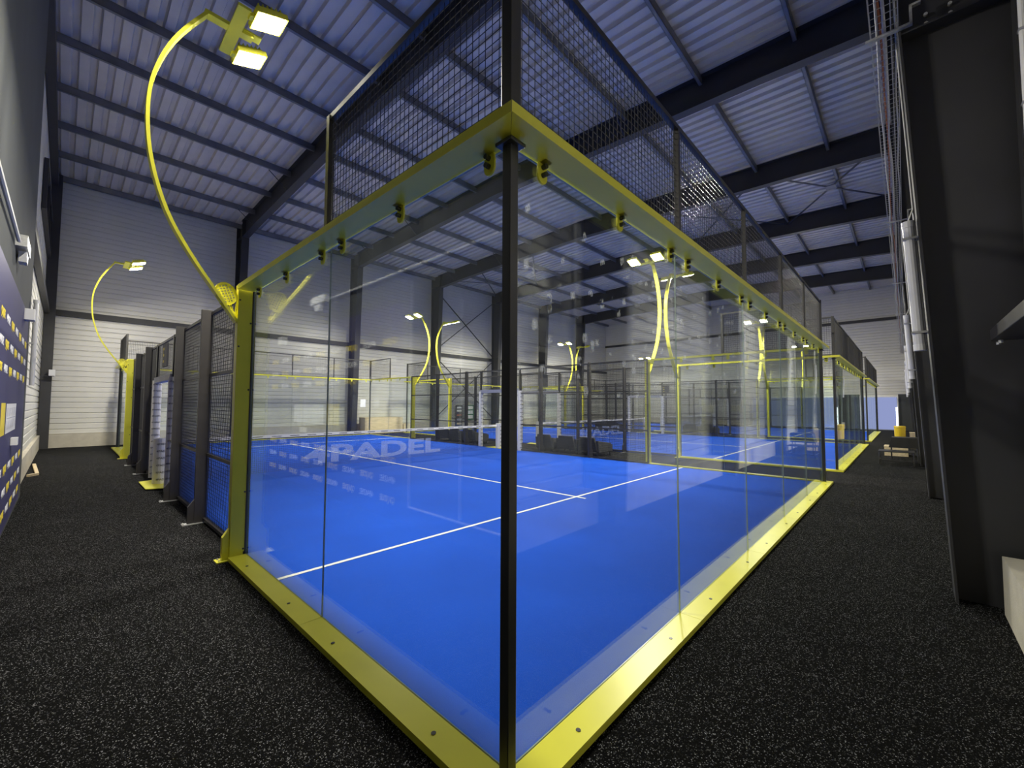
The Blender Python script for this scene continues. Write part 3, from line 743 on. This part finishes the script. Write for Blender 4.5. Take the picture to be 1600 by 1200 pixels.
# black bench and low table beside the columns
bt = thing('low_table', 'low black tubular metal table in the right aisle', 'table', (15.3, -1.15, 0), 0)
obj('table_top', MB().box(-.35, .35, -.38, .40, .36, .385).mesh('table_top', 'black_paint'), bt)
for x in (-.33, .33):
    for y in (-.36, .38): obj('leg', MB().tube((x, y, 0), (x, y, .36), .013, 8).mesh('leg', 'black_paint'), bt)
obj('stretcher', MB().tube((-.33, .38, .12), (.33, .38, .12), .011, 8).tube((-.33, -.36, .12), (.33, -.36, .12), .011, 8).tube((-.33, -.36, .12), (-.33, .38, .12), .011, 8).mesh('stretcher', 'black_paint'), bt)
bs = thing('bench_seat', 'black upholstered bench with sloped side standing behind the low table', 'bench', (16.6, -1.25, 0), 0)
obj('seat', MB().prism([(-.42, .40), (.30, .40), (.22, .72), (-.42, .72)], 0, -.3, .3).mesh('seat', 'black_paint'), bs)
for x in (-.26, .26):
    for y in (-.36, .24): obj('leg', MB().tube((x, y, 0), (x, y, .40), .014, 8).mesh('leg', 'black_paint'), bs)
def crate(lab, x, y, sx, sy, h):
    c = thing('wooden_box', lab, 'box', (x, y, 0), 0, 'plain wooden boxes')
    t = .018
    for (a, b_) in ((-1, 0), (1, 0)): obj('side_panel', MB().box(a * sx / 2 - t / 2, a * sx / 2 + t / 2, -sy / 2, sy / 2, 0, h).mesh('side_panel', 'wood'), c)
    for a in (-1, 1): obj('side_panel', MB().box(-sx / 2 + t / 2, sx / 2 - t / 2, a * (sy / 2 - t / 2) - t / 2, a * (sy / 2 - t / 2) + t / 2, 0, h).mesh('side_panel', 'wood'), c)
    obj('lid', MB().box(-sx / 2 - .01, sx / 2 + .01, -sy / 2 - .01, sy / 2 + .01, h, h + t).mesh('lid', 'wood'), c)
crate('flat pale wooden box on the aisle floor behind the black bench', 18.3, -1.1, .8, .6, .30)
crate('upright pale wooden box against the right wall past the black bench', 21.9, -1.62, .4, .3, .62)
crate('long wooden box by the far wall, tallest of the pair behind the nearest court', 11.35, 21.1, 2.4, .7, .88)
crate('lower wooden box by the far wall beside the tall one', 12.95, 21.1, .6, .7, .45)

# ------------------------------------------------------------------ lounge chairs between the courts
def chair_parts():
    P = {}
    P['seat'] = MB().box(-.36, .36, -.34, .34, .14, .32).mesh('seat', 'rattan')
    P['backrest'] = MB().hexa([(-.42, -.40, .14), (-.30, -.40, .14), (-.30, .40, .14), (-.42, .40, .14)], [(-.50, -.30, .62), (-.42, -.30, .62), (-.42, .30, .62), (-.50, .30, .62)]).mesh('backrest', 'rattan')
    P['armrest'] = MB().prism([(-.40, .12), (.38, .12), (.38, .36), (.25, .42), (-.44, .52)], 1, -.05, .05).mesh('armrest', 'rattan')
    P['leg'] = MB().tube((0, 0, 0), (0, 0, .14), .025, 8).mesh('leg', 'black_paint')
    return P
CP = chair_parts()
SPOTS = [(10.95, 8.2, 'first aisle chair nearest the doorway of the nearest court'), (10.95, 7.25, 'middle chair of the three in the first aisle'), (10.95, 6.35, 'chair of the first aisle nearest the camera'),
         (11.0, 12.45, 'chair just past the net in the first aisle'), (11.0, 13.35, 'second chair past the net in the first aisle'), (11.0, 14.25, 'third chair past the net in the first aisle'),
         (23.6, 7.7, 'second aisle chair nearest the doorway'), (23.6, 6.75, 'second aisle chair nearest the camera'),
         (23.6, 12.7, 'chair just past the net in the second aisle'), (23.6, 13.6, 'last chair past the net in the second aisle')]
for x, y, d in SPOTS:
    c = thing('lounge_chair', 'low dark woven lounge chair, ' + d, 'chair', (x, y, 0), R(random.uniform(-6, 6)), 'dark lounge chairs')
    obj('seat', CP['seat'], c); bevel(obj('backrest', CP['backrest'], c), .03, 3)
    for s in (-1, 1): bevel(obj('armrest', CP['armrest'], c, (0, s * .385, 0)), .02, 2)
    for lx in (-.34, .32):
        for ly in (-.36, .36): obj('leg', CP['leg'], c, (lx, ly, 0))

# ------------------------------------------------------------------ notices and boards
for (x, y, z, lab) in ((9.6, 19.985, 1.72, 'white paper notice on the far glass near a black post'), (.25, 19.985, 1.62, 'white paper notice on the far glass by the left corner')):
    nt_ = thing('paper_notice', lab, 'notice', (x, y, z), 0, 'paper notices', MB().box(-.15, .15, -.002, .002, -.21, .21).mesh('paper_notice', 'paper'))
gb = thing('notice_board', 'green framed notice board with white sheets on the far wall', 'notice board', (18.7, YF - .17, 0), 0)
obj('board', MB().box(-.4, .4, -.03, .03, .55, 1.62).mesh('board', 'green_paint'), gb)
for z in (.65, .98, 1.31): obj('sheet', MB().box(-.28, .28, -.034, -.031, z, z + .24).mesh('sheet', 'paper'), gb)
ps = thing('poster', 'tall dark poster with pale and orange bands on the far wall', 'poster', (17.7, YF - .17, 0), 0)
obj('panel', MB().box(-.3, .3, -.02, .02, .15, 1.6).mesh('panel', 'print_black'), ps)
for z, m in ((.25, 'wood'), (.55, 'pad_grey'), (.85, 'cable_orange'), (1.15, 'paper'), (1.38, 'paper')): obj('band', MB().box(-.22, .22, -.023, -.0205, z, z + .12).mesh('band', m), ps)
